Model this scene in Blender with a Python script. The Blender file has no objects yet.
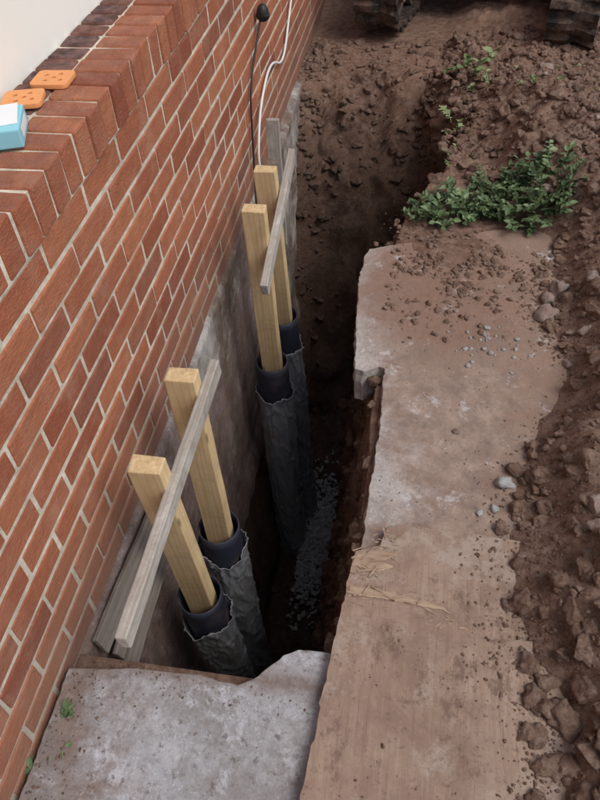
import bpy, bmesh, math, random
from mathutils import Vector, Matrix, noise
random.seed(7)
R=random.random
def U(a,b): return a+(b-a)*R()
def ss(a,b,x):
    t=max(0.0,min(1.0,(x-a)/(b-a))); return t*t*(3-2*t)
def fbm(x,y,z=0.0,o=4): return noise.fractal(Vector((x,y,z)),0.9,2.1,o)
S=bpy.context.scene
S.view_settings.view_transform='Standard'; S.view_settings.look='None'; S.view_settings.exposure=0

# ---------------- material helpers
class M:
    def __init__(s,name,rough=0.9,spec=0.3):
        s.m=bpy.data.materials.new(name); s.m.use_nodes=True; s.t=s.m.node_tree; s.n=s.t.nodes
        s.b=s.n['Principled BSDF']; s.b.inputs['Roughness'].default_value=rough
        s.b.inputs['Specular IOR Level'].default_value=spec
        s.tc=s.n.new('ShaderNodeTexCoord'); s.co=s.tc.outputs['Object']
        s.h=None
    def L(s,a,b): s.t.links.new(a,b)
    def vec(s,scale):
        mp=s.n.new('ShaderNodeMapping'); mp.inputs['Scale'].default_value=scale; s.L(s.co,mp.inputs[0]); return mp.outputs[0]
    def noise(s,scale,detail=5,rough=0.6,vscale=None,dist=0):
        n=s.n.new('ShaderNodeTexNoise'); n.inputs['Scale'].default_value=scale; n.inputs['Detail'].default_value=detail
        n.inputs['Roughness'].default_value=rough; n.inputs['Distortion'].default_value=dist
        s.L(s.vec(vscale) if vscale else s.co,n.inputs['Vector']); return n.outputs['Fac']
    def ramp(s,fac,stops):
        r=s.n.new('ShaderNodeValToRGB'); e=r.color_ramp.elements
        while len(e)<len(stops): e.new(0.5)
        for i,(p,c) in enumerate(stops):
            e[i].position=p
            if not hasattr(c,'__len__'): c=(c,c,c)
            e[i].color=(*c,1)
        s.L(fac,r.inputs[0]); return r.outputs[0]
    def mix(s,f,a,b,mode='MIX'):
        x=s.n.new('ShaderNodeMix'); x.data_type='RGBA'; x.blend_type=mode
        for v,i in ((f,0),(a,6),(b,7)):
            if isinstance(v,(int,float)): x.inputs[i].default_value=v if i==0 else (v,v,v,1)
            elif isinstance(v,tuple): x.inputs[i].default_value=(*v,1)
            else: s.L(v,x.inputs[i])
        return x.outputs[2]
    def math(s,op,a,b=0.0,clamp=False):
        x=s.n.new('ShaderNodeMath'); x.operation=op; x.use_clamp=clamp
        for v,i in ((a,0),(b,1)):
            if isinstance(v,(int,float)): x.inputs[i].default_value=v
            else: s.L(v,x.inputs[i])
        return x.outputs[0]
    def sep(s,o=None):
        x=s.n.new('ShaderNodeSeparateXYZ'); s.L(o or s.co,x.inputs[0]); return x.outputs
    def col(s,c):
        if isinstance(c,tuple): s.b.inputs['Base Color'].default_value=(*c,1)
        else: s.L(c,s.b.inputs['Base Color'])
        return s
    def bump(s,h,strength=0.5,dist=0.01):
        b=s.n.new('ShaderNodeBump'); b.inputs['Strength'].default_value=strength; b.inputs['Distance'].default_value=dist
        s.L(h,b.inputs['Height'])
        if s.h: s.L(s.h,b.inputs['Normal'])
        s.h=b.outputs[0]; s.L(s.h,s.b.inputs['Normal']); return s
    def attr(s,name):
        a=s.n.new('ShaderNodeAttribute'); a.attribute_name=name; return a.outputs['Color']

# brick
m=M('brick_red',0.85,0.25)
att=m.attr('tint'); a=m.sep(att)
c=m.ramp(a[0],[(0,(0.29,0.085,0.045)),(0.25,(0.43,0.145,0.073)),(0.75,(0.52,0.20,0.10)),(1,(0.37,0.13,0.075))])
n1=m.noise(60,4,0.6,(1,0.35,1.6)); c=m.mix(m.ramp(n1,[(0.35,0.4),(0.7,0.0)]),c,(0.24,0.08,0.05))
n2=m.noise(9,6,0.7); c=m.mix(m.ramp(n2,[(0.5,0.0),(0.75,0.4)]),c,(0.58,0.37,0.26))
c=m.mix(m.ramp(m.noise(3,8,.75),[(.52,0.0),(.7,.35)]),c,(0.21,0.09,0.06))
c=m.mix(m.ramp(m.noise(150,3,0.6),[(0.6,0.0),(0.72,0.35)]),c,(0.60,0.36,0.25))
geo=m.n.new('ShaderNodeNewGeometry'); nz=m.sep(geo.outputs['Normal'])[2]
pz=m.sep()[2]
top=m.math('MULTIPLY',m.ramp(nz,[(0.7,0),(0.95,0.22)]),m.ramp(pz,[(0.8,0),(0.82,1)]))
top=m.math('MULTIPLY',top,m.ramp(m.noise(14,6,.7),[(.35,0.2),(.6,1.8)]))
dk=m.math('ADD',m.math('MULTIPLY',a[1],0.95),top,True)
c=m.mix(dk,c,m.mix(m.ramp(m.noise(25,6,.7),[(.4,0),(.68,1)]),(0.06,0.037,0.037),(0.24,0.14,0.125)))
dirt=m.ramp(m.math('ADD',pz,m.math('MULTIPLY',m.noise(5,7,.75),0.36)),[(0.10,0.75),(0.44,0.0)])
c=m.mix(dirt,c,(0.22,0.145,0.11))
m.col(c); m.bump(m.noise(180,4,0.7,(1,0.5,1.5)),0.8,0.006); m.bump(m.noise(30,3),0.5,0.006); BRICK=m.m
m=M('mortar_buff',0.95,0.1)
c=m.mix(m.ramp(m.noise(25,7,.75),[(.35,0),(.65,1)]),(0.46,0.41,0.32),(0.76,0.70,0.58)); pz=m.sep()[2]
c=m.mix(m.ramp(m.noise(3,8,.75),[(.5,0.0),(.68,.4)]),c,(0.32,0.27,0.22))
dirt=m.ramp(m.math('ADD',pz,m.math('MULTIPLY',m.noise(5,7,.75),0.36)),[(0.10,0.75),(0.44,0.0)])
c=m.mix(dirt,c,(0.27,0.21,0.17)); m.col(c); m.bump(m.noise(200,4),0.6,0.004); MORTAR=m.m

# soil
def soilmat(name,dark,mid,light,mscale=1.0):
    m=M(name,0.97,0.12)
    n=m.noise(4*mscale,7,0.7); n2=m.noise(30*mscale,6,0.7)
    c=m.mix(m.ramp(n,[(0.33,0),(0.6,1)]),dark,mid)
    c=m.mix(m.ramp(n2,[(0.42,0),(0.64,0.85)]),c,light)
    c=m.mix(m.ramp(m.noise(110*mscale,3,0.6),[(0.62,0),(0.72,0.6)]),c,(0.56,0.45,0.38))
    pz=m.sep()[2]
    depth_shade=m.ramp(m.math('ADD',m.math('MULTIPLY',pz,-1.0),m.math('MULTIPLY',m.noise(3,5,.7),.3)),[(0.12,0.0),(0.55,0.92)])  # trench shade painted into the soil colour, darker with depth
    c=m.mix(depth_shade,c,m.mix(0.25,(0.045,0.028,0.021),c))
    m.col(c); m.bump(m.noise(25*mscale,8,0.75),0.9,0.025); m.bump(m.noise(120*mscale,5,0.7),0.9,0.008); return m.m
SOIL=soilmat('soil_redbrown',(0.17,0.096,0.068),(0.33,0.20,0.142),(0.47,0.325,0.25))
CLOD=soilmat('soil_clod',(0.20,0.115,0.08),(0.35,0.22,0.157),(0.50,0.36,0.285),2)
m=M('stone_grey',0.9,0.3); c=m.mix(m.noise(25,4),(0.19,0.19,0.185),(0.50,0.49,0.47)); m.col(c); m.bump(m.noise(80,4),0.5,0.005); GRAVEL=m.m
m=M('stone_rubble',0.9,0.2); c=m.mix(m.ramp(m.noise(9,7,.75),[(.35,0),(.65,1)]),(0.22,0.145,0.115),(0.42,0.34,0.30)); m.col(c); m.bump(m.noise(40,6,.7),0.9,0.012); STONE=m.m

def concrete(name,a,b,soil,lo,hi,edge=None,extra=None):
    m=M(name,0.88,0.25)
    c=m.mix(m.ramp(m.noise(7,8,0.75),[(0.38,0),(0.62,1)]),a,b)
    c=m.mix(m.ramp(m.noise(60,6,0.75),[(0.5,0),(0.7,0.6)]),c,tuple(x*0.5 for x in a))
    c=m.mix(m.ramp(m.noise(140,3,0.5),[(0.60,0),(0.68,0.5)]),c,(0.70,0.68,0.66))
    s=m.noise(3.3,9,0.75,dist=0.2)
    if edge:
        x,y,z=m.sep()[:3]
        s=edge(m,s,x,y)
    f=m.ramp(s,[(lo,0.0),(hi,1.0)])
    sc=m.mix(m.ramp(m.noise(14,8,0.75),[(.32,0),(.68,1)]),tuple(x*0.62 for x in soil),tuple(x*1.35 for x in soil))
    c=m.mix(f,c,sc)
    if extra: c=extra(m,c)
    m.col(c); m.bump(m.noise(45,8,0.75),0.6,0.008); m.bump(m.noise(220,3,0.7),0.5,0.002); return m.m
def fore_extra(m,c):
    x,y,z=m.sep()[:3]
    c=m.mix(m.ramp(m.noise(4.5,9,.8),[(.44,0),(.57,.75)]),c,(0.24,0.215,0.20))
    c=m.mix(m.ramp(m.noise(9,9,.8,dist=.3),[(.54,0),(.63,.7)]),c,(0.62,0.63,0.68))
    c=m.mix(m.ramp(m.noise(38,6,.75),[(.56,0),(.64,.75)]),c,(0.14,0.11,0.095))
    e=m.math('ADD',m.math('ABSOLUTE',m.math('SUBTRACT',y,.56)),m.math('MULTIPLY',m.noise(18,6,.75),.14))
    return m.mix(m.ramp(e,[(.07,.85),(.11,0)]),c,(0.20,0.15,0.125))
CONC_F=concrete('concrete_pale',(0.35,0.35,0.36),(0.50,0.505,0.53),(0.22,0.165,0.14),0.48,0.62,
   lambda m,s,x,y: m.math('ADD',s,m.math('MULTIPLY',m.math('SUBTRACT',0.22,x),0.5)),fore_extra)
def up_extra(m,c):
    x,y,z=m.sep()[:3]
    dx=m.math('MULTIPLY',m.math('SUBTRACT',x,.80),3.2); dy=m.math('MULTIPLY',m.math('SUBTRACT',y,1.95),2.8)
    rr=m.math('SQRT',m.math('ADD',m.math('MULTIPLY',dx,dx),m.math('MULTIPLY',dy,dy)))
    q=m.math('SUBTRACT',m.math('ADD',0.95,m.math('MULTIPLY',m.noise(7,9,.8),1.5)),rr)
    c=m.mix(m.ramp(q,[(.5,0),(.9,.92)]),c,m.mix(m.noise(40,6,.7),(.17,.10,.072),(.34,.22,.16)))
    q2=m.math('ADD',m.noise(6,9,.8),m.math('MULTIPLY',m.math('SUBTRACT',x,.94),.9))
    c=m.mix(m.ramp(q2,[(.48,0),(.60,.85)]),c,m.mix(m.noise(30,7,.75),(.22,.14,.105),(.40,.28,.21)))
    c=m.mix(m.ramp(m.noise(5,9,.8),[(.50,0),(.60,.7)]),c,(.25,.175,.14))
    return m.mix(m.ramp(m.noise(9,8,.8),[(.58,0),(.65,.65)]),c,(.60,.58,.57))
CONC_U=concrete('concrete_muddy',(0.37,0.33,0.305),(0.52,0.48,0.455),(0.33,0.245,0.195),0.33,0.50,
   lambda m,s,x,y: m.math('ADD',s,m.math('MINIMUM',m.math('MULTIPLY',m.math('SUBTRACT',x,0.70),1.1),0.10)),up_extra)
def fnd_extra(m,c):
    x,y,z=m.sep()[:3]
    c=m.mix(m.ramp(m.noise(1,8,.75,(5,5,1.6)),[(.45,0),(.6,.7)]),c,(.13,.095,.078))
    return m.mix(m.ramp(m.noise(16,8,.8),[(.55,0),(.65,.55)]),c,(.38,.32,.29))
CONC_D=concrete('concrete_foundation',(0.23,0.175,0.16),(0.34,0.27,0.25),(0.17,0.11,0.088),0.41,0.60,None,fnd_extra)
CONC_L=concrete('concrete_limestain',(0.36,0.34,0.31),(0.58,0.55,0.51),(0.17,0.12,0.09),0.40,0.54,None,fnd_extra)

def wood(name,a,b,dirtc=None,da=0.5,rough=0.75,axis=2,gs=1.0,dlo=.42):
    m=M(name,rough,0.2)
    v=[90*gs,90*gs,90*gs]; v[axis]=3*gs
    g=m.noise(1.0,4,0.6,tuple(v),0.6)
    c=m.mix(m.ramp(g,[(0.3,0),(0.7,1)]),a,b)
    v2=[14,14,14]; v2[axis]=1.2
    c=m.mix(m.ramp(m.noise(1.0,4,0.6,tuple(v2)),[(0.45,0),(0.75,0.4)]),c,tuple(x*0.6 for x in a))
    kn=m.n.new('ShaderNodeTexVoronoi'); kn.inputs['Scale'].default_value=1.0
    v3=[13,13,13]; v3[axis]=4.5; m.L(m.vec(tuple(v3)),kn.inputs['Vector'])
    c=m.mix(m.ramp(kn.outputs['Distance'],[(0.06,0.8),(0.12,0.0)]),c,tuple(x*0.3 for x in a))
    if dirtc: c=m.mix(m.ramp(m.noise(6,8,0.75,dist=.5),[(dlo,0),(dlo+.24,da)]),c,dirtc)
    m.col(c); m.bump(g,0.35,0.003); return m.m
PINE=wood('timber_pine',(0.55,0.38,0.19),(0.76,0.59,0.35),(0.34,0.23,0.13),0.55)
GREYW=wood('timber_weathered',(0.33,0.30,0.26),(0.60,0.56,0.51),(0.22,0.18,0.14),0.8)
OLDW=wood('timber_old',(0.14,0.12,0.105),(0.27,0.24,0.21),(0.13,0.09,0.07),0.6)
# plywood
m=M('plywood_muddy',0.9,0.15)
g=m.noise(1,6,.7,(46,2.4,46),1.6)
c=m.mix(m.ramp(g,[(.36,0),(.66,1)]),(0.305,0.215,0.16),(0.40,0.30,0.23))
c=m.mix(m.ramp(m.noise(1,4,.6,(150,7,150),.5),[(.57,0),(.67,.5)]),c,(0.17,.115,.085))
c=m.mix(m.ramp(m.noise(3.0,9,.8,dist=.3),[(.42,0),(.57,.85)]),c,(0.245,0.165,0.125))
c=m.mix(m.ramp(m.noise(6,9,.8),[(.52,0),(.61,.65)]),c,(0.43,0.35,0.295))
c=m.mix(m.ramp(m.noise(5,9,.8,(1.4,.8,1)),[(.55,0),(.61,.8)]),c,(0.17,0.11,0.085))
c=m.mix(m.ramp(m.noise(45,6,.75),[(.57,0),(.66,.7)]),c,(0.16,0.105,0.08))
m.col(c); m.bump(g,.3,.003); m.bump(m.noise(50,7,.75),.5,.004); PLY=m.m
SPL=wood('plywood_raw',(0.34,0.24,0.16),(0.54,0.415,0.30),(0.20,0.13,0.09),0.8,0.85,axis=0)

m=M('sleeve_grey_plastic',0.36,0.5)
c=m.mix(m.noise(10,5,0.6),(0.23,0.245,0.265),(0.34,0.36,0.38)); c=m.mix(m.ramp(m.noise(6,8,0.8),[(0.50,0),(0.66,0.55)]),c,(0.25,0.20,0.17))
m.col(c); m.bump(m.noise(1,4,0.6,(34,34,10),1.5),0.6,0.012); SLEEVE=m.m
m=M('pipe_navy',0.5,0.4); c=m.mix(m.noise(14,5),(0.018,0.021,0.036),(0.04,0.045,0.068)); c=m.mix(m.ramp(m.noise(8,6,0.7),[(0.52,0),(0.74,0.5)]),c,(0.20,0.14,0.11)); m.col(c); m.bump(m.noise(60,3),0.2,0.003); NAVY=m.m
def simple(name,c,rough=0.6,var=0.2,sc=20,spec=0.4,bump=0.15):
    m=M(name,rough,spec); m.col(m.mix(m.noise(sc,5,0.6),tuple(x*(1-var) for x in c),tuple(min(1,x*(1+var)) for x in c))); m.bump(m.noise(sc*3,4),bump,0.004); return m.m
WHITE=simple('painted_white',(0.92,0.91,0.84),0.5,0.02,4)
ORANGE=simple('orange_plastic',(0.75,0.32,0.12),0.6,0.12,60)
BLUE=simple('packet_blue',(0.27,0.60,0.70),0.45,0.1,15)
PWHITE=simple('packet_white',(0.80,0.82,0.83),0.5,0.05,15)
BLACK=simple('black_rubber',(0.02,0.02,0.02),0.5)
CABLEW=simple('white_cable',(0.72,0.72,0.70),0.5,0.08)
m=M('track_muddy_rubber',0.95,0.15); c=m.mix(m.ramp(m.noise(14,7,.75),[(.42,0),(.62,1)]),(0.03,0.028,0.026),(0.15,0.10,0.075)); m.col(c); m.bump(m.noise(30,6),.8,.01); TRACK=m.m
STEEL=simple('muddy_steel',(0.12,0.09,0.07),0.8,0.5,14,0.3,0.4)
YEL=simple('machine_orange_paint',(0.62,0.22,0.04),0.45,0.1,6)
GLASS=simple('dark_glass',(0.03,0.04,0.045),0.08,0.1,3,0.6,0.0)
ROOFM=simple('roof_tile',(0.14,0.09,0.07),0.8,0.3,10)
def leafm(name,a,b):
    m=M(name,0.5,0.4); at=m.sep(m.attr('tint'))
    m.col(m.mix(at[0],a,b)); return m.m
LEAF=leafm('leaf_green',(0.04,0.08,0.03),(0.19,0.26,0.115))
LEAFY=leafm('leaf_pale',(0.12,0.18,0.07),(0.28,0.33,0.15))

# ---------------- mesh helpers
def obj(name,V,F,mats,fm=None,smooth=False,tint=None,parent=None):
    me=bpy.data.meshes.new(name); me.from_pydata([tuple(v) for v in V],[],F)
    for x in (mats if isinstance(mats,(list,tuple)) else [mats]): me.materials.append(x)
    if fm: me.polygons.foreach_set('material_index',fm)
    if smooth: me.polygons.foreach_set('use_smooth',[True]*len(F))
    if tint is not None:
        a=me.color_attributes.new('tint','FLOAT_COLOR','CORNER'); d=[]
        for p in me.polygons:
            for _ in range(p.loop_total): d.extend(tint[p.index])
        a.data.foreach_set('color',d)
    me.update(); o=bpy.data.objects.new(name,me); S.collection.objects.link(o)
    if parent: o.parent=parent
    return o
def empty(name,loc=(0,0,0)):
    e=bpy.data.objects.new(name,None); e.location=loc; S.collection.objects.link(e); return e
BF=[(0,3,2,1),(4,5,6,7),(0,1,5,4),(1,2,6,5),(2,3,7,6),(3,0,4,7)]
class Acc:
    def __init__(s): s.V=[];s.F=[];s.T=[];s.X=[]
    def box(s,x0,x1,y0,y1,z0,z1,t=(0,0,0,1),mi=0,j=0):
        b=len(s.V)
        for p in ((x0,y0,z0),(x1,y0,z0),(x1,y1,z0),(x0,y1,z0),(x0,y0,z1),(x1,y0,z1),(x1,y1,z1),(x0,y1,z1)):
            s.V.append(Vector((p[0]+U(-j,j),p[1]+U(-j,j),p[2]+U(-j,j))))
        for f in BF: s.F.append(tuple(b+i for i in f)); s.T.append(t); s.X.append(mi)
def bev(o,w,seg=1):
    b=o.modifiers.new('bev','BEVEL'); b.width=w; b.segments=seg; b.limit_method='ANGLE'; b.angle_limit=0.6
def join_box(name,dims,loc,mat,parent=None,bw=0.003,rot=(0,0,0),j=0):
    a=Acc(); dx,dy,dz=[d/2 for d in dims]; a.box(-dx,dx,-dy,dy,-dz,dz,j=j)
    o=obj(name,a.V,a.F,mat,parent=parent); o.location=loc; o.rotation_euler=rot; bev(o,bw,2); return o
def subd_timber(name,p0,p1,w,t,mat,parent=None,up=Vector((0,0,1)),seg=14,warp=0.002):
    p0=Vector(p0);p1=Vector(p1);L=(p1-p0).length;d=(p1-p0).normalized()
    x=Vector(up).cross(d)
    if x.length<1e-3: x=Vector((1,0,0))
    x.normalize(); y=d.cross(x)
    V=[];F=[];so=U(0,50)
    for i in range(seg+1):
        z=L*i/seg; ox=warp*noise.noise(Vector((z*4,so,0))); oy=warp*noise.noise(Vector((z*4,so,5)))
        for sx,sy in ((-1,-1),(1,-1),(1,1),(-1,1)):
            V.append((sx*w/2+ox+U(-.0006,.0006),sy*t/2+oy+U(-.0006,.0006),z+(U(-.002,.002) if i in(0,seg) else 0)))
    for i in range(seg):
        for k in range(4): a=i*4+k;b=i*4+(k+1)%4; F.append((a,b,b+4,a+4))
    F.append((3,2,1,0)); q=seg*4; F.append((q,q+1,q+2,q+3))
    o=obj(name,V,F,mat,parent=parent)
    o.matrix_world=Matrix((( x.x,y.x,d.x,p0.x),(x.y,y.y,d.y,p0.y),(x.z,y.z,d.z,p0.z),(0,0,0,1)))
    bev(o,0.003,2); return o

# ---------------- house
house=empty('brick_house')
Y0,Y1=-1.8,6.0
PC,PL=0.0695,0.208
a=Acc()
def course(z,i,ya,yb):
    y=Y0-(PL/2 if i%2 else 0)
    while y<yb:
        c0=max(y,ya);c1=min(y+PL-.0105,yb)
        if c1-c0>0.03:
            j=U(-0.002,0.002); a.box(-0.10,j,c0+U(-.002,.002),c1+U(-.002,.002),z+U(-.0015,.0015),z+PC-.0105+U(-.0015,.0015),(R(),0 if R()>.05 else .3,0,1),j=0.001)
        y+=PL
SB=0.77
WY0,WY1=-1.0,2.75
n=12
for i in range(n): course(SB-PC*(i+1)+0.005,i+1,Y0,Y1)
for i in range(27):
    z=SB+PC*i+0.005
    course(z,i,WY1,Y1)
    if z<2.2: course(z,i,Y0,WY0)
    else: course(z,i,Y0,WY1)
o=obj('wall_bricks',a.V,a.F,BRICK,tint=a.T,parent=house); bev(o,0.004,2)
a=Acc(); y=WY0
while y<WY1-0.02:
    j=U(-.003,.003); w=0.0605; dz=U(-.002,.002)
    a.box(-0.105,0.008+j,y,y+w,SB+0.006,SB+0.104+dz,(R(),U(0,.08),0,1),j=.0015)
    a.box(-0.195,-0.113,y,y+w,SB+0.006,SB+0.104+dz,(R(),U(.5,.85),0,1),j=.0015)
    y+=PC
o=obj('brick_sill',a.V,a.F,BRICK,tint=a.T,parent=house); bev(o,0.005,2)
a=Acc()
a.box(-0.09,-0.003,Y0,Y1-.002,-0.06,SB+0.003); a.box(-0.197,0.003,WY0,WY1,SB+0.0032,SB+0.098)
a.box(-0.09,-0.003,WY1+.003,Y1-.002,SB+.0032,2.64); a.box(-0.09,-0.003,Y0,WY0-.003,SB+.0032,2.2)
a.box(-0.09,-0.003,Y0,WY1,2.204,2.64)
obj('mortar',a.V,a.F,MORTAR,parent=house)
a=Acc()
a.box(-0.30,-0.101,Y0,Y1,-0.06,SB-.001); a.box(-0.30,-0.101,WY1+.002,Y1,SB,2.64); a.box(-0.3,-.101,Y0,WY0-.002,SB,2.64); a.box(-0.3,-.101,WY0-.001,WY1+.001,2.205,2.64); a.box(-4.0,-3.8,Y0,Y1,-.06,2.64); a.box(-3.8,-.301,Y1-.2,Y1,-.06,2.64); a.box(-3.8,-.301,Y0,Y0+.2,-.06,2.64)
obj('inner_walls',a.V,a.F,MORTAR,parent=house)
a=Acc(); a.box(-0.245,-0.2,WY0+.001,WY1-.001,SB+0.0,1.30); a.box(-0.25,-0.19,WY0+.001,WY1-.001,1.302,1.36); a.box(-0.25,-0.19,WY0+.001,WY1-.001,2.12,2.195)
for yy in (WY0+.04,0.25,1.5,WY1-.04): a.box(-0.25,-0.19,yy-.035,yy+.035,1.361,2.119)
o=obj('window_frame',a.V,a.F,WHITE,parent=house); bev(o,.004,2)
a=Acc(); a.box(-0.225,-0.215,WY0+.01,WY1-.01,1.362,2.118); obj('window_glass',a.V,a.F,GLASS,parent=house)
V=[(0.10,Y0-.3,2.65),(0.10,Y1+.3,2.65),(-2,Y1+.3,3.7),(-2,Y0-.3,3.7),(-4.2,Y0-.3,2.65),(-4.2,Y1+.3,2.65)]
V=[Vector(v) for v in V]+[Vector(v)+Vector((0,0,.1)) for v in V]
o=obj('roof',V,[(0,1,2,3),(3,2,5,4),(7,6,9,8),(8,9,10,11),(0,6,7,1),(5,11,10,4),(0,3,9,6),(3,4,10,9),(1,7,8,2),(2,8,11,5)],ROOFM,parent=house)

# foundation
V=[];F=[];fm=[]
ny,nz=190,50
for i in range(ny+1):
    y=0.35+(4.2-0.35)*i/ny
    for k in range(nz+1):
        z=0.0-1.15*k/nz
        x=0.006+0.010*fbm(y*2,z*2,3)+0.005*fbm(y*18,z*18,1)+0.03*ss(2.5,2.9,y)*ss(4.0,3.2,y)+.02*ss(-.95,-1.12,z)
        if k==0: x=-0.03
        V.append((x,y,z-0.055+0.012*noise.noise(Vector((y*9,0,0)))*(1-k/nz)))
for i in range(ny):
    for k in range(nz):
        yy=0.35+3.85*i/ny
        b=i*(nz+1)+k; F.append((b,b+1,b+nz+2,b+nz+1)); fm.append(1 if yy>2.45+.12*noise.noise(Vector((k*.2,i*.1,0))) or (k<9+7*noise.noise(Vector((i*.15,0,2))) and 1.40<yy<2.2) else 0)
obj('foundation',V,F,[CONC_D,CONC_L],fm,smooth=True,parent=house)

# ---------------- ground
def depth(Y):
    if Y<0.60: return 0.0
    return 0.50*(1-ss(3.25,3.9,Y))+1.40*(1-ss(2.95,3.40,Y))
def xr(Y): return 0.60+0.02*noise.noise(Vector((Y*4,1,1)))+0.30*ss(2.1,3.2,Y)
def gz(x,Y):
    far=ss(2.12,2.6,Y)
    h=-0.03
    n0=0.07*noise.noise(Vector((x*3,Y*3,9)))+.035*noise.noise(Vector((x*11,Y*11,9)))
    heap=ss(0.89,1.22,x+n0-0.15*ss(0.95,1.7,Y)+.20*ss(2.1,3.0,Y))
    heap*=1-0.85*ss(3.0,3.7,Y)
    h+=0.19*heap
    h+=0.05*far*(1-.6*ss(3.2,3.9,Y))
    h+=0.05*math.exp(-(((x-0.82)/0.22)**2+((Y-2.14)/0.13)**2))
    h+=(0.25*heap+0.35*far)*0.07*fbm(x*3,Y*3,2,5)
    h+=max(heap,far,0.3)*0.028*fbm(x*14,Y*14,4,5)
    h+=0.10*ss(1.6,3.5,x)*(1-ss(3.0,3.7,Y))
    h*= 1-ss(5,12,max(abs(x),abs(Y)))*0.6
    return h
rows=[-60,-30,-12,-6,-3,-1.5,-.8,-.4,-.2]+[ -.1+.1*i for i in range(3)]
y=.2
while y<.57: rows.append(y); y+=.02
rows+=[.585,.60]
y=.615
while y<4.9: rows.append(y); y+=.018
rows+= [5,5.2,5.5,6,6.6,7.5,9,12,18,30,60]
prof_left=[(-60,-.06,0),(-20,-.06,0),(-6,-.06,0),(-1,-.06,0),(-.06,-.06,0)]
V=[];F=[]; kind=[]
nw=40; nf=22
xs_right=[]; d=0
while d<2.2: xs_right.append(d); d+=.016
xs_right+=[2.4,2.8,3.5,4.5,6,9,14,25,60]
for Y in rows:
    D=depth(Y); r=xr(Y); row=[]; yb=ss(0,.05,D)
    for p in prof_left: row.append((p[0],Y,p[1],0))
    x0=-.05
    zr=gz(r,Y)
    for k in range(nw):
        t=k/(nw-1); z=-.06-(D-.06)*t if D>.06 else -.06
        x=x0+0.05*ss(.5,.62,t)+0.10*ss(.60,1,t)
        if D>.06: x+=(0.03*fbm(Y*5,z*5,7)+.012*fbm(Y*20,z*20,8))*ss(.55,.7,t)+.04*ss(3.0,3.4,Y)*t
        row.append((x,Y,z,1))
    xa=row[-1][0]
    xb=r-(.20+.05*noise.noise(Vector((Y*3,4,4)))) if D>.06 else r-.1
    xb=xb-0.04*ss(2.1,2.7,Y)
    for k in range(1,nf):
        t=k/nf; x=xa+(xb-xa)*t
        z=-max(D,.06)+(.05*fbm(x*6,Y*6,1)+.025*fbm(x*22,Y*22,2))*yb
        row.append((x,Y+.05*yb*ss(2.7,2.9,Y)*fbm(x*8,z*8,3),z,2))
    for k in range(nw):
        t=k/(nw-1); zb=-max(D,.06); z=zb+(zr-zb)*t
        e=math.sin(math.pi*t)*yb
        bulge=(0.06*fbm(Y*4,z*4,21)+.045*fbm(Y*13,z*13,22,5))*e
        x=xb+(r-xb)*(t**0.9)-bulge-0.03*e
        row.append((x,Y,z+.02*e*fbm(Y*17,z*17,40),3))
    for d in xs_right[1:]:
        x=r+d; row.append((x,Y,gz(x,Y),4))
    for p in row: V.append(Vector(p[:3])); kind.append(p[3])
nc=len(row)
for i in range(len(rows)-1):
    for k in range(nc-1):
        b=i*nc+k; F.append((b,b+1,b+nc+1,b+nc))
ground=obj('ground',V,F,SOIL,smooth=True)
GV=V; GK=kind

# ---------------- slabs
def outline(pts,step,jit,seed=0):
    out=[];n=len(pts)
    for i in range(n):
        p=Vector(pts[i]);q=Vector(pts[(i+1)%n]);L=(q-p).length;k=max(1,int(L/step))
        for j in range(k):
            c=p+(q-p)*j/k
            v=Vector((c.x*16+seed,c.y*16,0)); v2=Vector((c.x*60+seed,c.y*60,0))
            c=c+Vector((noise.noise(v),noise.noise(v+Vector((9,9,9)))))*jit*.6+Vector((noise.noise(v2),noise.noise(v2+Vector((9,9,9)))))*jit*.6
            out.append(c)
    return out
def slab(name,pts,z0,z1,mat,step=.012,jit=.006,bw=.004,seed=0,parent=None):
    O=outline(pts,step,jit,seed); bm=bmesh.new()
    vt=[bm.verts.new((p.x,p.y,z1)) for p in O]
    nl=5; rings=[vt]; q=min(1,(z1-z0)/.05)
    for l in range(1,nl+1):
        z=z1+(z0-z1)*l/nl
        rings.append([bm.verts.new((p.x+q*.012*noise.noise(Vector((p.x*15,p.y*15,z*30))),p.y+q*.012*noise.noise(Vector((p.y*15,p.x*15,z*30+7))),z)) for p in O])
    f=bm.faces.new(vt); n=len(O)
    for l in range(nl):
        for i in range(n): bm.faces.new((rings[l][i],rings[l+1][i],rings[l+1][(i+1)%n],rings[l][(i+1)%n]))
    bm.faces.new(list(reversed(rings[-1])))
    bmesh.ops.recalc_face_normals(bm,faces=bm.faces[:])
    me=bpy.data.meshes.new(name); bm.to_mesh(me); me.materials.append(mat)
    o=bpy.data.objects.new(name,me); S.collection.objects.link(o); bev(o,bw,2)
    if parent:o.parent=parent
    return o
slab('concrete_slab',[(0.012,-1.7),(0.60,-1.7),(0.60,0.5),(0.572,0.640),(0.50,0.638),(0.470,0.622),(0.44,0.590),(0.415,0.562),(0.385,0.547),(0.34,.549),(0.30,0.555),(0.16,0.549),(0.06,0.536),(0.012,0.53)],-.11,0,CONC_F,jit=.004,bw=.002)
slab('concrete_slab.001',[(0.606,-1.7),(1.75,-1.7),(1.75,2.30),(1.0,2.3),(0.62,2.17),(0.52,2.13),(0.505,2.09),(0.497,1.95),(0.515,1.7),(0.525,1.56),(.532,1.515),(.56,1.508),(0.60,1.535),(0.617,1.53),(0.622,1.3),(0.612,0.98),(0.607,0.7)],-.12,0.003,CONC_U,seed=5,jit=.008,bw=.002)
board=empty('plywood_board')
slab('sheet',[(0.50,-1.2),(1.20,-1.2),(1.10,.955),(0.70,0.972),(0.668,.958),(0.655,.905),(.60,.885),(0.585,0.80),(0.587,.76),(0.553,0.353)],.006,.026,PLY,jit=.004,bw=.001,seed=3,parent=board)
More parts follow.
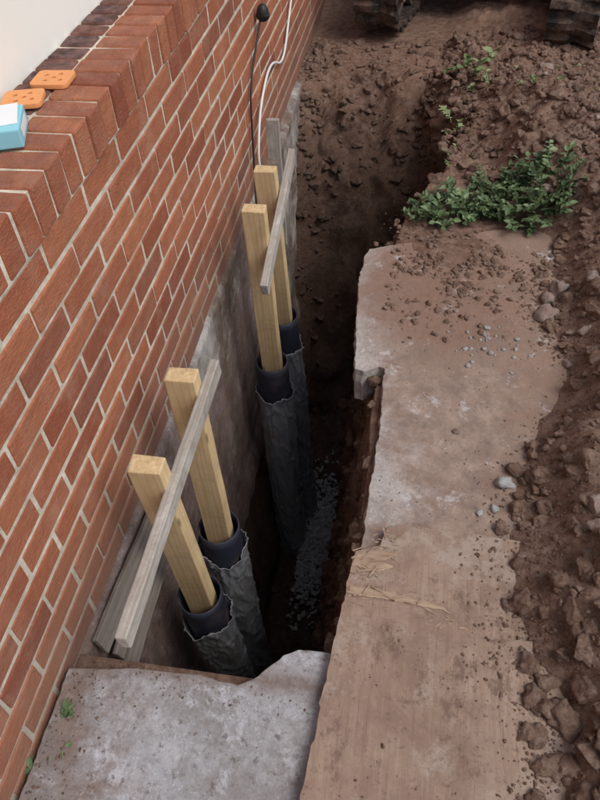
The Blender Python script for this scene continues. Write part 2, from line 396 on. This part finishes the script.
slab('top_ply',[(0.503,-1.18),(1.19,-1.18),(1.11,.70),(1.0,.71),(0.86,.70),(0.82,.745),(0.72,.76),(0.585,0.765),(0.553,0.353)],.0265,.0325,PLY,jit=.009,bw=.0006,seed=13,parent=board)
slab('torn_veneer',[(.592,.84),(.64,.835),(.69,.85),(.665,.865),(.70,.885),(.655,.89),(.62,.88),(.600,.87)],.0263,.0285,SPL,jit=.012,bw=.0004,seed=23,step=.006,parent=board)
slab('torn_veneer_strip',[(.592,.772),(.66,.768),(.74,.765),(.83,.752),(.78,.772),(.70,.785),(.64,.790),(.60,.795)],.0263,.0285,SPL,jit=.010,bw=.0004,seed=33,step=.006,parent=board)
a=Acc()
for i in range(75):
    if i<30: x=U(.595,.66);y=U(.775,.885)
    elif i<50: x=U(.64,.70);y=U(.86,.955)
    else: x=U(.60,.85);y=U(.735,.775)-.03*ss(.7,.85,x)
    L=U(.006,.04)*(.4+R()); an=random.gauss(.1,.5); w=U(.0005,.0025); z=.0265+U(0,.004) if i<50 else .0328
    d=Vector((math.cos(an),math.sin(an),U(-.02,.14)));s=Vector((-d.y,d.x,0))*w
    p=Vector((x-.01,y,z)); b=len(a.V)
    a.V+= [p-s,p+d*L*.5-s,p+d*L,p+d*L*.5+s,p+s]; a.V+=[v+Vector((0,0,.001)) for v in a.V[b:b+5]]
    a.F+=[(b,b+1,b+2,b+3,b+4),(b+9,b+8,b+7,b+6,b+5)]+[(b+k,b+5+k,b+5+(k+1)%5,b+(k+1)%5) for k in range(5)]
obj('splinters',a.V,a.F,SPL,parent=board)

# ---------------- piles
def tube(name,p0,p1,r,mat,parent,amp,seed,th=.004,ns=96,nl=90,collar=0.0,rag=.0):
    p0=Vector(p0);p1=Vector(p1);d=(p1-p0).normalized();x=Vector((0,1,0)).cross(d).normalized();y=d.cross(x);L=(p1-p0).length
    V=[];F=[]
    big=amp>.005
    for i in range(nl+1):
        t=i/nl
        for k in range(ns):
            an=2*math.pi*k/ns; c,s=math.cos(an),math.sin(an)
            l=L*t; l+= rag*noise.noise(Vector((c*.9,s*.9,seed)))*(1-t)**4
            w=noise.noise(Vector((c*1.6+l*1.5,s*1.6-l*.8,l*2.5+seed)))*.6
            if big:
                # long spiralling creases plus crossing folds
                rd=1-abs(noise.noise(Vector((c*2.0+l*5,s*2.0-l*4,l*6+seed))))*4.0
                rd2=1-abs(noise.noise(Vector((c*3.0-l*3,s*3.0+l*1.5,l*2+seed+30))))*4.0
                rd3=1-abs(noise.noise(Vector((c*1.2,s*1.2+seed,l*13+c*2.0))))*5.0
                w+=.50*max(0,rd)**2+.50*max(0,rd2)**2+.35*max(0,rd3)**2
            rr=r+amp*w+collar*math.exp(-(l/.03)**2)*(1+.8*noise.noise(Vector((c*2,s*2,seed))))
            V.append(p0+d*l+x*c*rr+y*s*rr)
    for i in range(nl):
        for k in range(ns):
            F.append((i*ns+k,i*ns+(k+1)%ns,(i+1)*ns+(k+1)%ns,(i+1)*ns+k))
    o=obj(name,V,F,mat,smooth=True,parent=parent)
    m=o.modifiers.new('s','SOLIDIFY'); m.thickness=th; m.offset=-1
    return o
def pile(top,bot,zn,zg,seed):
    e=empty('timber_post'); top=Vector(top);bot=Vector(bot)
    def at(z): return top+(bot-top)*((z-top.z)/(bot.z-top.z))
    subd_timber('timber',at(-1.0),top,.047,.076,PINE,e,up=(1,0,0)).name='timber'
    tube('inner_pipe',at(zn),bot,.064,NAVY,e,.001,seed,.004,nl=40)
    tube('plastic_sleeve',at(zg),bot,.0685,SLEEVE,e,.0115,seed,.0015,collar=.006,rag=.05,nl=190)
    return e
pile((.143,.872,.30),(.162,1.02,-1.9),-.36,-.50,3.1)
pile((.146,1.145,.305),(.168,1.13,-1.9),-.35,-.45,8.7)
pile((.150,1.97,.25),(.155,2.04,-1.9),-.46,-.62,14.2)
pile((.148,2.185,.27),(.185,2.25,-1.9),-.40,-.57,21.9)
subd_timber('timber_batten',(.180,.525,.185),(.200,1.245,.245),.048,.025,GREYW,up=(1,0,0))
subd_timber('timber_batten.001',(.203,1.80,.05),(.203,2.395,.215),.05,.025,GREYW,up=(1,0,0))
for i,(p,q,w,t) in enumerate([((.025,.62,-.10),(.03,1.12,-.13),.06,.015),((.04,.64,-.19),(.04,1.05,-.16),.04,.014),((.06,.60,-.24),(.04,1.10,-.27),.05,.014)]):
    subd_timber('old_plank' if i==0 else 'old_plank.%03d'%i,p,q,w,t,OLDW,up=(1,0,.3),warp=.008)
subd_timber('timber_stake',(.03,2.85,-.5),(.02,2.9,.10),.07,.02,GREYW,up=(0,1,0))

# ---------------- clods
def mkbase(q,sub):
    bm=bmesh.new(); bmesh.ops.create_icosphere(bm,subdivisions=sub,radius=1)
    sc=Vector((U(.7,1.2),U(.7,1.2),U(.5,.85)))
    pl=[(Vector((U(-1,1),U(-1,1),U(-1,1))).normalized(),U(.45,.8)) for _ in range(8)]
    for v in bm.verts:
        c=v.co.copy()
        for nn,dd in pl:
            e=c.dot(nn)-dd
            if e>0: c-=nn*e
        c*=1+.3*noise.noise(c*2+Vector((q*7,0,0)))+.2*noise.noise(c*5+Vector((q*7,0,0)))+(.14*noise.noise(c*11+Vector((q*7,0,0))) if sub>2 else 0)
        v.co=Vector((c.x*sc.x,c.y*sc.y,c.z*sc.z))
    r=([v.co.copy() for v in bm.verts],[tuple(v.index for v in f.verts) for f in bm.faces]); bm.free(); return r
B1=[mkbase(q,1) for q in range(10)];B2=[mkbase(q,2) for q in range(16)];B3=[mkbase(q,3) for q in range(14)]
def scatter(name,pts,mat,smooth=True):
    V=[];F=[]
    for p,s in pts:
        bv,bf=random.choice(B1 if s<.006 else (B2 if s<.018 else B3)); rot=Matrix.Rotation(U(0,6.28),3,'Z')@Matrix.Rotation(U(-.5,.5),3,'X'); b=len(V)
        V+=[rot@v*s+p for v in bv]; F+=[tuple(b+i for i in f) for f in bf]
    return obj(name,V,F,mat,smooth=smooth)
def surf(x,Y):
    z=gz(x,Y)
    if Y<2.15 and x>.6: z=max(z,.003)
    if Y<.96 and .58<x<1.11: z=max(z,.0325 if Y<.7 else .026)
    return z
pts=[]
def size(lo,hi,k=3): return lo+(hi-lo)*R()**k
for i in range(11000):
    x=.65+1.5*R()**1.2; Y=U(.0,4.2)
    m_=ss(.88,1.06,x-.15*ss(.95,1.7,Y)+.3*ss(2.2,2.8,Y)+.14*noise.noise(Vector((x*4,Y*4,0))))
    if R()<m_*.9+.012 : s=size(.004,.033,3.5) if m_>.3 else size(.002,.008,3); pts.append((Vector((x,Y,surf(x,Y)+s*.1)),s))
for i in range(650):
    x=.95+1.1*R(); Y=U(.0,4.0)
    m_=ss(.95,1.10,x-.15*ss(.95,1.7,Y)+.3*ss(2.2,2.8,Y)+.14*noise.noise(Vector((x*4,Y*4,0))))
    if R()<m_ and noise.noise(Vector((x*5,Y*5,33)))>-.1: s=size(.018,.05,2.5); pts.append((Vector((x,Y,surf(x,Y)-s*.05)),s))
for i in range(30000):
    x=.80+1.1*R()**1.3; Y=U(.0,3.9)
    m_=ss(.86,1.02,x-.15*ss(.95,1.7,Y)+.3*ss(2.2,2.8,Y)+.14*noise.noise(Vector((x*4,Y*4,0))))
    if R()<m_: s=size(.0015,.0059,1.5); pts.append((Vector((x,Y,surf(x,Y)+s*.2)),s))
for i in range(2600):
    x=random.gauss(.80,.19);Y=random.gauss(2.03,.16)
    if x>.53 and noise.noise(Vector((x*9,Y*9,3)))>-.15: s=size(.0015,.016,5); pts.append((Vector((x,Y,surf(x,Y)+s*.1)),s))
for i in range(1100):
    x=U(.62,1.1);Y=U(.1,2.1)
    if noise.noise(Vector((x*5,Y*5,13)))>0: s=size(.0008,.0035,2); pts.append((Vector((x,Y,surf(x,Y)+s*.2)),s))
for i in range(260):
    x=.02+abs(random.gauss(0,.05));Y=U(.1,.52); s=size(.001,.005,2); pts.append((Vector((x,Y,.001)),s))
for i in range(100):
    x=U(.05,.55);Y=.545-abs(random.gauss(0,.03)); s=size(.0008,.004,2); pts.append((Vector((x,Y,.001)),s))
cand=[v for v,k in zip(GV,GK) if k==3 and .62<v.y<4.2]
for i in range(3000):
    v=random.choice(cand); s=size(.004,.034,3.5); pts.append((v+Vector((-s*.2,0,s*.1)),s))
cand2=[v for v,k in zip(GV,GK) if k in(1,2) and .62<v.y<4.2 and (v.y>2.3 or k==2)]
for i in range(3500):
    v=random.choice(cand2); s=size(.004,.034,4); pts.append((v+Vector((0,0,s*.1)),s))
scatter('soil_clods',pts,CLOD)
pts=[]
for i in range(60):
    x=U(1.1,1.8);Y=U(.1,3.6); s=size(.015,.038,2); pts.append((Vector((x,Y,surf(x,Y)+s*.15)),s))
for x,Y,s in ((1.16,1.95,.04),(1.14,1.02,.03),(1.55,3.4,.08),(.83,1.3,.012),(1.12,1.9,.03),(1.15,.72,.035),(1.2,.9,.04),(1.2,1.35,.04),(1.15,1.6,.02),(1.42,2.3,.06),(1.3,1.9,.05)):
    pts.append((Vector((x,Y,surf(x,Y)+s*.2)),s))
scatter('rubble_stones',pts,STONE)
pts=[(Vector((.955,1.135,.008)),.022),(Vector((.89,1.04,.006)),.012),(Vector((.925,1.06,.006)),.015)]
for i in range(45):
    x=random.gauss(.93,.05);Y=random.gauss(1.66,.05); s=size(.003,.012,2); pts.append((Vector((x,Y,.003+s*.2)),s))
scatter('concrete_crumbs',pts,GRAVEL)
pts=[]
for i in range(3200):
    x=U(.20,.46);Y=random.gauss(2.08,.20)
    z=-depth(Y)+.02; s=size(.005,.018,1.5)
    pts.append((Vector((x,Y,z+U(0,.04))),s))
scatter('gravel',pts,GRAVEL,False)

# ---------------- plants
def leaves(name,clumps,mat):
    V=[];F=[];T=[]
    for (cx,cy,rx,ry,h,nst,ls) in clumps:
        for s in range(nst):
            an=U(0,6.28);rr=math.sqrt(R()); bx=cx+rx*rr*math.cos(an);by=cy+ry*rr*math.sin(an)
            p=Vector((bx,by,surf(bx,by)-.005)); d=Vector((math.cos(an)*.8*rr+U(-.4,.4),math.sin(an)*.8*rr+U(-.4,.4),U(.5,1.1))).normalized()
            L=h*U(.5,1.15); k=int(5+L*40); tt=R()
            for i in range(k):
                q=p+d*L/k; d=(d+Vector((U(-.12,.12),U(-.12,.12),-.10))).normalized()
                w=.0012; b=len(V); sd=d.cross(Vector((0,0,1))); sd=sd.normalized() if sd.length>.01 else Vector((1,0,0))
                V+=[p-sd*w,p+sd*w,q+sd*w,q-sd*w]; F.append((b,b+1,b+2,b+3)); T.append((tt*.5,0,0,1)); p=q
                if i>0:
                    for side in (-1,1):
                        if R()<.85:
                            ld=(sd*side*U(.3,1)+d*U(.0,.9)+Vector((U(-.4,.4),U(-.4,.4),U(-.3,.5)))).normalized()
                            up=Vector((U(-.5,.5),U(-.5,.5),1)); ws=ld.cross(up).normalized(); nn=ws.cross(ld)
                            l=ls*U(.5,1.25); w=l*U(.28,.42); b=len(V)
                            V+=[p,p+ld*l*.3+ws*w*.9+nn*.15*w,p+ld*l*.65+ws*w*.75-nn*.02*l,p+ld*l-nn*.15*l,p+ld*l*.65-ws*w*.75-nn*.02*l,p+ld*l*.3-ws*w*.9+nn*.15*w,p+ld*l*.45-nn*w*.3]
                            t=(max(0,min(1,tt*.5+U(0,.6)**1.3)),0,0,1)
                            for f in ((0,1,6),(1,2,6),(2,3,6),(3,4,6),(4,5,6),(5,0,6)): F.append(tuple(b+z for z in f)); T.append(t)
    return obj(name,V,F,mat,smooth=False,tint=T)
leaves('creeping_plant',[(.78,2.38,.08,.07,.09,40,.028),(.88,2.45,.10,.08,.08,26,.026),(1.07,2.40,.12,.09,.11,95,.028),(.97,2.52,.12,.07,.08,20,.022),(.71,2.32,.04,.04,.07,8,.024)],LEAF)
leaves('weed_plant',[(.80,3.05,.04,.14,.07,5,.024),(.93,3.65,.08,.08,.10,5,.045),(1.42,3.0,.06,.1,.05,4,.02),(1.15,3.1,.12,.06,.05,4,.02),(.81,2.75,.05,.1,.06,4,.02),(.95,3.4,.06,.1,.07,4,.03),(1.25,3.5,.2,.1,.04,5,.02)],LEAFY)
leaves('weed_plant.001',[(.045,.40,.02,.05,.05,5,.022),(.03,.30,.01,.03,.05,4,.02)],LEAF)

# ---------------- items on sill
ST=SB+.105
def perf(name,x,y,rz):
    cu=bpy.data.curves.new(name,'CURVE'); cu.dimensions='2D'; cu.fill_mode='BOTH'; cu.extrude=.004; cu.bevel_depth=.0012; cu.bevel_resolution=2
    W,H,r=.040,.036,.011
    pts=[]
    for cx,cy,a0 in ((W-r,H-r,0),(-W+r,H-r,90),(-W+r,-H+r,180),(W-r,-H+r,270)):
        for k in range(6): an=math.radians(a0+90*k/5); pts.append((cx+r*math.cos(an),cy+r*math.sin(an)))
    sp=cu.splines.new('POLY'); sp.points.add(len(pts)-1)
    for i,p in enumerate(pts): sp.points[i].co=(p[0],p[1],0,1)
    sp.use_cyclic_u=True
    for hx,hy in ((-.018,.012),(.012,.018),(.020,-.012),(-.012,-.016),(0.002,0.0)):
        sp=cu.splines.new('POLY'); sp.points.add(11)
        for i in range(12): an=-2*math.pi*i/12; sp.points[i].co=(hx+.0065*math.cos(an),hy+.0065*math.sin(an),0,1)
        sp.use_cyclic_u=True
    o=bpy.data.objects.new(name,cu); S.collection.objects.link(o); bpy.context.view_layer.update()
    me=bpy.data.meshes.new_from_object(o.evaluated_get(bpy.context.evaluated_depsgraph_get())); bpy.data.objects.remove(o)
    me.materials.clear(); me.materials.append(ORANGE)
    o=bpy.data.objects.new(name,me); S.collection.objects.link(o); o.location=(x,y,ST+.007); o.rotation_euler=(0,0,rz); return o
perf('orange_spacer_plate',-.143,1.335,.25); perf('orange_spacer_plate',-.118,1.432,.05)
pk=empty('cardboard_packet',(-.125,1.185,ST)); pk.rotation_euler=(0,0,.35)
join_box('carton',(.10,.11,.036),(0,0,.0185),BLUE,pk,.003); join_box('flap',(.092,.085,.002),(-.002,.008,.0385),PWHITE,pk,.0005,(0.02,0.0,.06))
join_box('label',(.001,.07,.016),(.0507,0,.02),PWHITE,pk,.0003)

# ---------------- cables
def cable(name,pts,r,mat,parent=None):
    cu=bpy.data.curves.new(name,'CURVE'); cu.dimensions='3D'; cu.bevel_depth=r; cu.bevel_resolution=3
    sp=cu.splines.new('NURBS'); sp.points.add(len(pts)-1); sp.use_endpoint_u=True; sp.order_u=3
    for i,p in enumerate(pts): sp.points[i].co=(*p,1)
    cu.materials.append(mat); o=bpy.data.objects.new(name,cu); S.collection.objects.link(o); o.parent=parent; return o
cable('white_cable',[(.012,3.72,.46),(.012,3.50,.32),(.012,3.28,.17),(.012,3.02,.30),(.015,2.78,.24),(.02,2.66,.16),(.02,2.60,.02),(.04,2.64,-.12)],.005,CABLEW)
lamp=empty('wall_sensor'); cable('lead',[(.03,2.86,.55),(.015,2.82,.48),(.012,2.62,.36),(.012,2.58,.15),(.02,2.5,-.1)],.004,BLACK,lamp)
bm=bmesh.new(); bmesh.ops.create_uvsphere(bm,u_segments=20,v_segments=12,radius=.026)
for v in bm.verts: v.co.z*=1.25; v.co.x*=1.1 if v.co.z<0 else .9
me=bpy.data.meshes.new('head'); bm.to_mesh(me); me.materials.append(BLACK)
o=bpy.data.objects.new('head',me); o.location=(.032,2.85,.54); o.parent=lamp; S.collection.objects.link(o)

# ---------------- mini excavator
ex=empty('mini_excavator')
def track(name,x):
    e=empty(name); e.parent=ex
    r=.17;L=1.15; per=2*L+2*math.pi*r; N=40
    def at(s,rad):
        s%=per
        if s<L: return (s,0.0-rad+r)
        s-=L
        if s<math.pi*r: an=-math.pi/2+s/r; return (L+rad*math.cos(an),r+rad*math.sin(an))
        s-=math.pi*r
        if s<L: return (L-s,r+rad)
        s-=L; an=math.pi/2+s/r; return (rad*math.cos(an),r+rad*math.sin(an))
    V=[];F=[]; n=N*6
    for i in range(n):
        s=per*i/n; ph=i%6
        lug=.022 if ph<3 else -.004
        po=at(s,r+lug); pi=at(s,r-.025)
        for xx,(yy,zz) in ((-.12,po),(-.02,po),(.02,at(s,r-.002)),(.12,at(s,r+(.022 if (i+3)%6<3 else -.004))),(.12,pi),(-.12,pi)): V.append((x+xx+U(-.001,.001),yy,zz))
    for i in range(n):
        for k in range(6): F.append((i*6+k,i*6+(k+1)%6,((i+1)%n)*6+(k+1)%6,((i+1)%n)*6+k))
    obj('belt',V,F,TRACK,parent=e)
    for j,(yy,zz,rr) in enumerate([(0,r,.13),(L,r,.13),(.28,.09,.07),(.57,.09,.07),(.86,.09,.07)]):
        bm=bmesh.new(); bmesh.ops.create_cone(bm,cap_ends=True,segments=28,radius1=rr,radius2=rr*.9,depth=.17,matrix=Matrix.Translation((x,yy,zz))@Matrix.Rotation(math.pi/2,4,'Y'))
        bmesh.ops.create_cone(bm,cap_ends=True,segments=16,radius1=rr*.4,radius2=rr*.35,depth=.23,matrix=Matrix.Translation((x,yy,zz))@Matrix.Rotation(math.pi/2,4,'Y'))
        me=bpy.data.meshes.new('wheel'); bm.to_mesh(me); me.materials.append(STEEL); o=bpy.data.objects.new('wheel',me); o.parent=e; S.collection.objects.link(o)
    join_box('frame',(.10,L*.8,.12),(x,L/2,r),STEEL,e,.01)
track('left_track',-.51); track('right_track',.51)
join_box('chassis',(.78,.6,.16),(0,.6,.26),STEEL,ex,.02)
join_box('turntable',(.5,.5,.08),(0,.6,.40),STEEL,ex,.02)
join_box('body',(.95,1.0,.45),(0,.85,.70),YEL,ex,.06)
join_box('bonnet',(.9,.5,.35),(0,1.10,1.08),YEL,ex,.08)
join_box('seat',(.4,.4,.12),(0,.65,1.0),BLACK,ex,.04)
for sx in(-.4,.4):
    for sy in (.5,1.2): join_box('canopy_post',(.05,.05,1.3),(sx,sy,1.55),BLACK,ex,.01)
join_box('canopy_roof',(.95,1.0,.07),(0,.85,2.2),YEL,ex,.03)
join_box('blade_arm',(.4,.5,.08),(0,1.45,.25),STEEL,ex,.01); join_box('blade',(1.05,.05,.28),(0,1.72,.2),STEEL,ex,.01)
join_box('boom',(.14,.16,1.3),(0.0,.18,1.4),YEL,ex,.03,(.15,0,0)); join_box('dipper',(.12,1.0,.14),(0,-.1,2.1),YEL,ex,.03,(.5,0,0)); join_box('bucket',(.35,.3,.3),(0,-.55,1.7),STEEL,ex,.08)
ex.location=(.895,4.20,-.01); ex.rotation_euler=(0,0,math.radians(-13))

# ---------------- light and camera
w=bpy.data.worlds.new('World'); S.world=w; w.use_nodes=True; nt=w.node_tree
sky=nt.nodes.new('ShaderNodeTexSky'); sky.sky_type='NISHITA'; sky.sun_disc=False
el,az=math.radians(55),math.radians(110)
sky.sun_elevation=el; sky.sun_rotation=az; sky.dust_density=3; sky.air_density=1
hs=nt.nodes.new('ShaderNodeHueSaturation'); hs.inputs['Saturation'].default_value=.75
nt.links.new(sky.outputs[0],hs.inputs['Color']); nt.links.new(hs.outputs[0],nt.nodes['Background'].inputs[0]); nt.nodes['Background'].inputs[1].default_value=.15
sd=bpy.data.lights.new('sun','SUN'); sd.energy=1.35; sd.angle=math.radians(32); sd.color=(1,.975,.945)
so=bpy.data.objects.new('sun',sd); S.collection.objects.link(so)
dirv=Vector((math.sin(az)*math.cos(el),math.cos(az)*math.cos(el),math.sin(el)))
so.rotation_euler=dirv.to_track_quat('Z','Y').to_euler()
cd=bpy.data.cameras.new('camera'); co=bpy.data.objects.new('camera',cd); S.collection.objects.link(co)
cd.sensor_fit='VERTICAL'; cd.sensor_height=24; cd.lens=21.3; cd.clip_end=300; cd.clip_start=.02
X=Vector((.987,.1577,-.0464));Yv=Vector((-.0844,.7251,.6806));Z=Vector((.141,-.6703,.7321))
Z.normalize(); X=(X-Z*X.dot(Z)).normalized(); Yv=Z.cross(X)
co.matrix_world=Matrix(((X.x,Yv.x,Z.x,.675),(X.y,Yv.y,Z.y,0),(X.z,Yv.z,Z.z,1.5),(0,0,0,1)))
S.camera=co
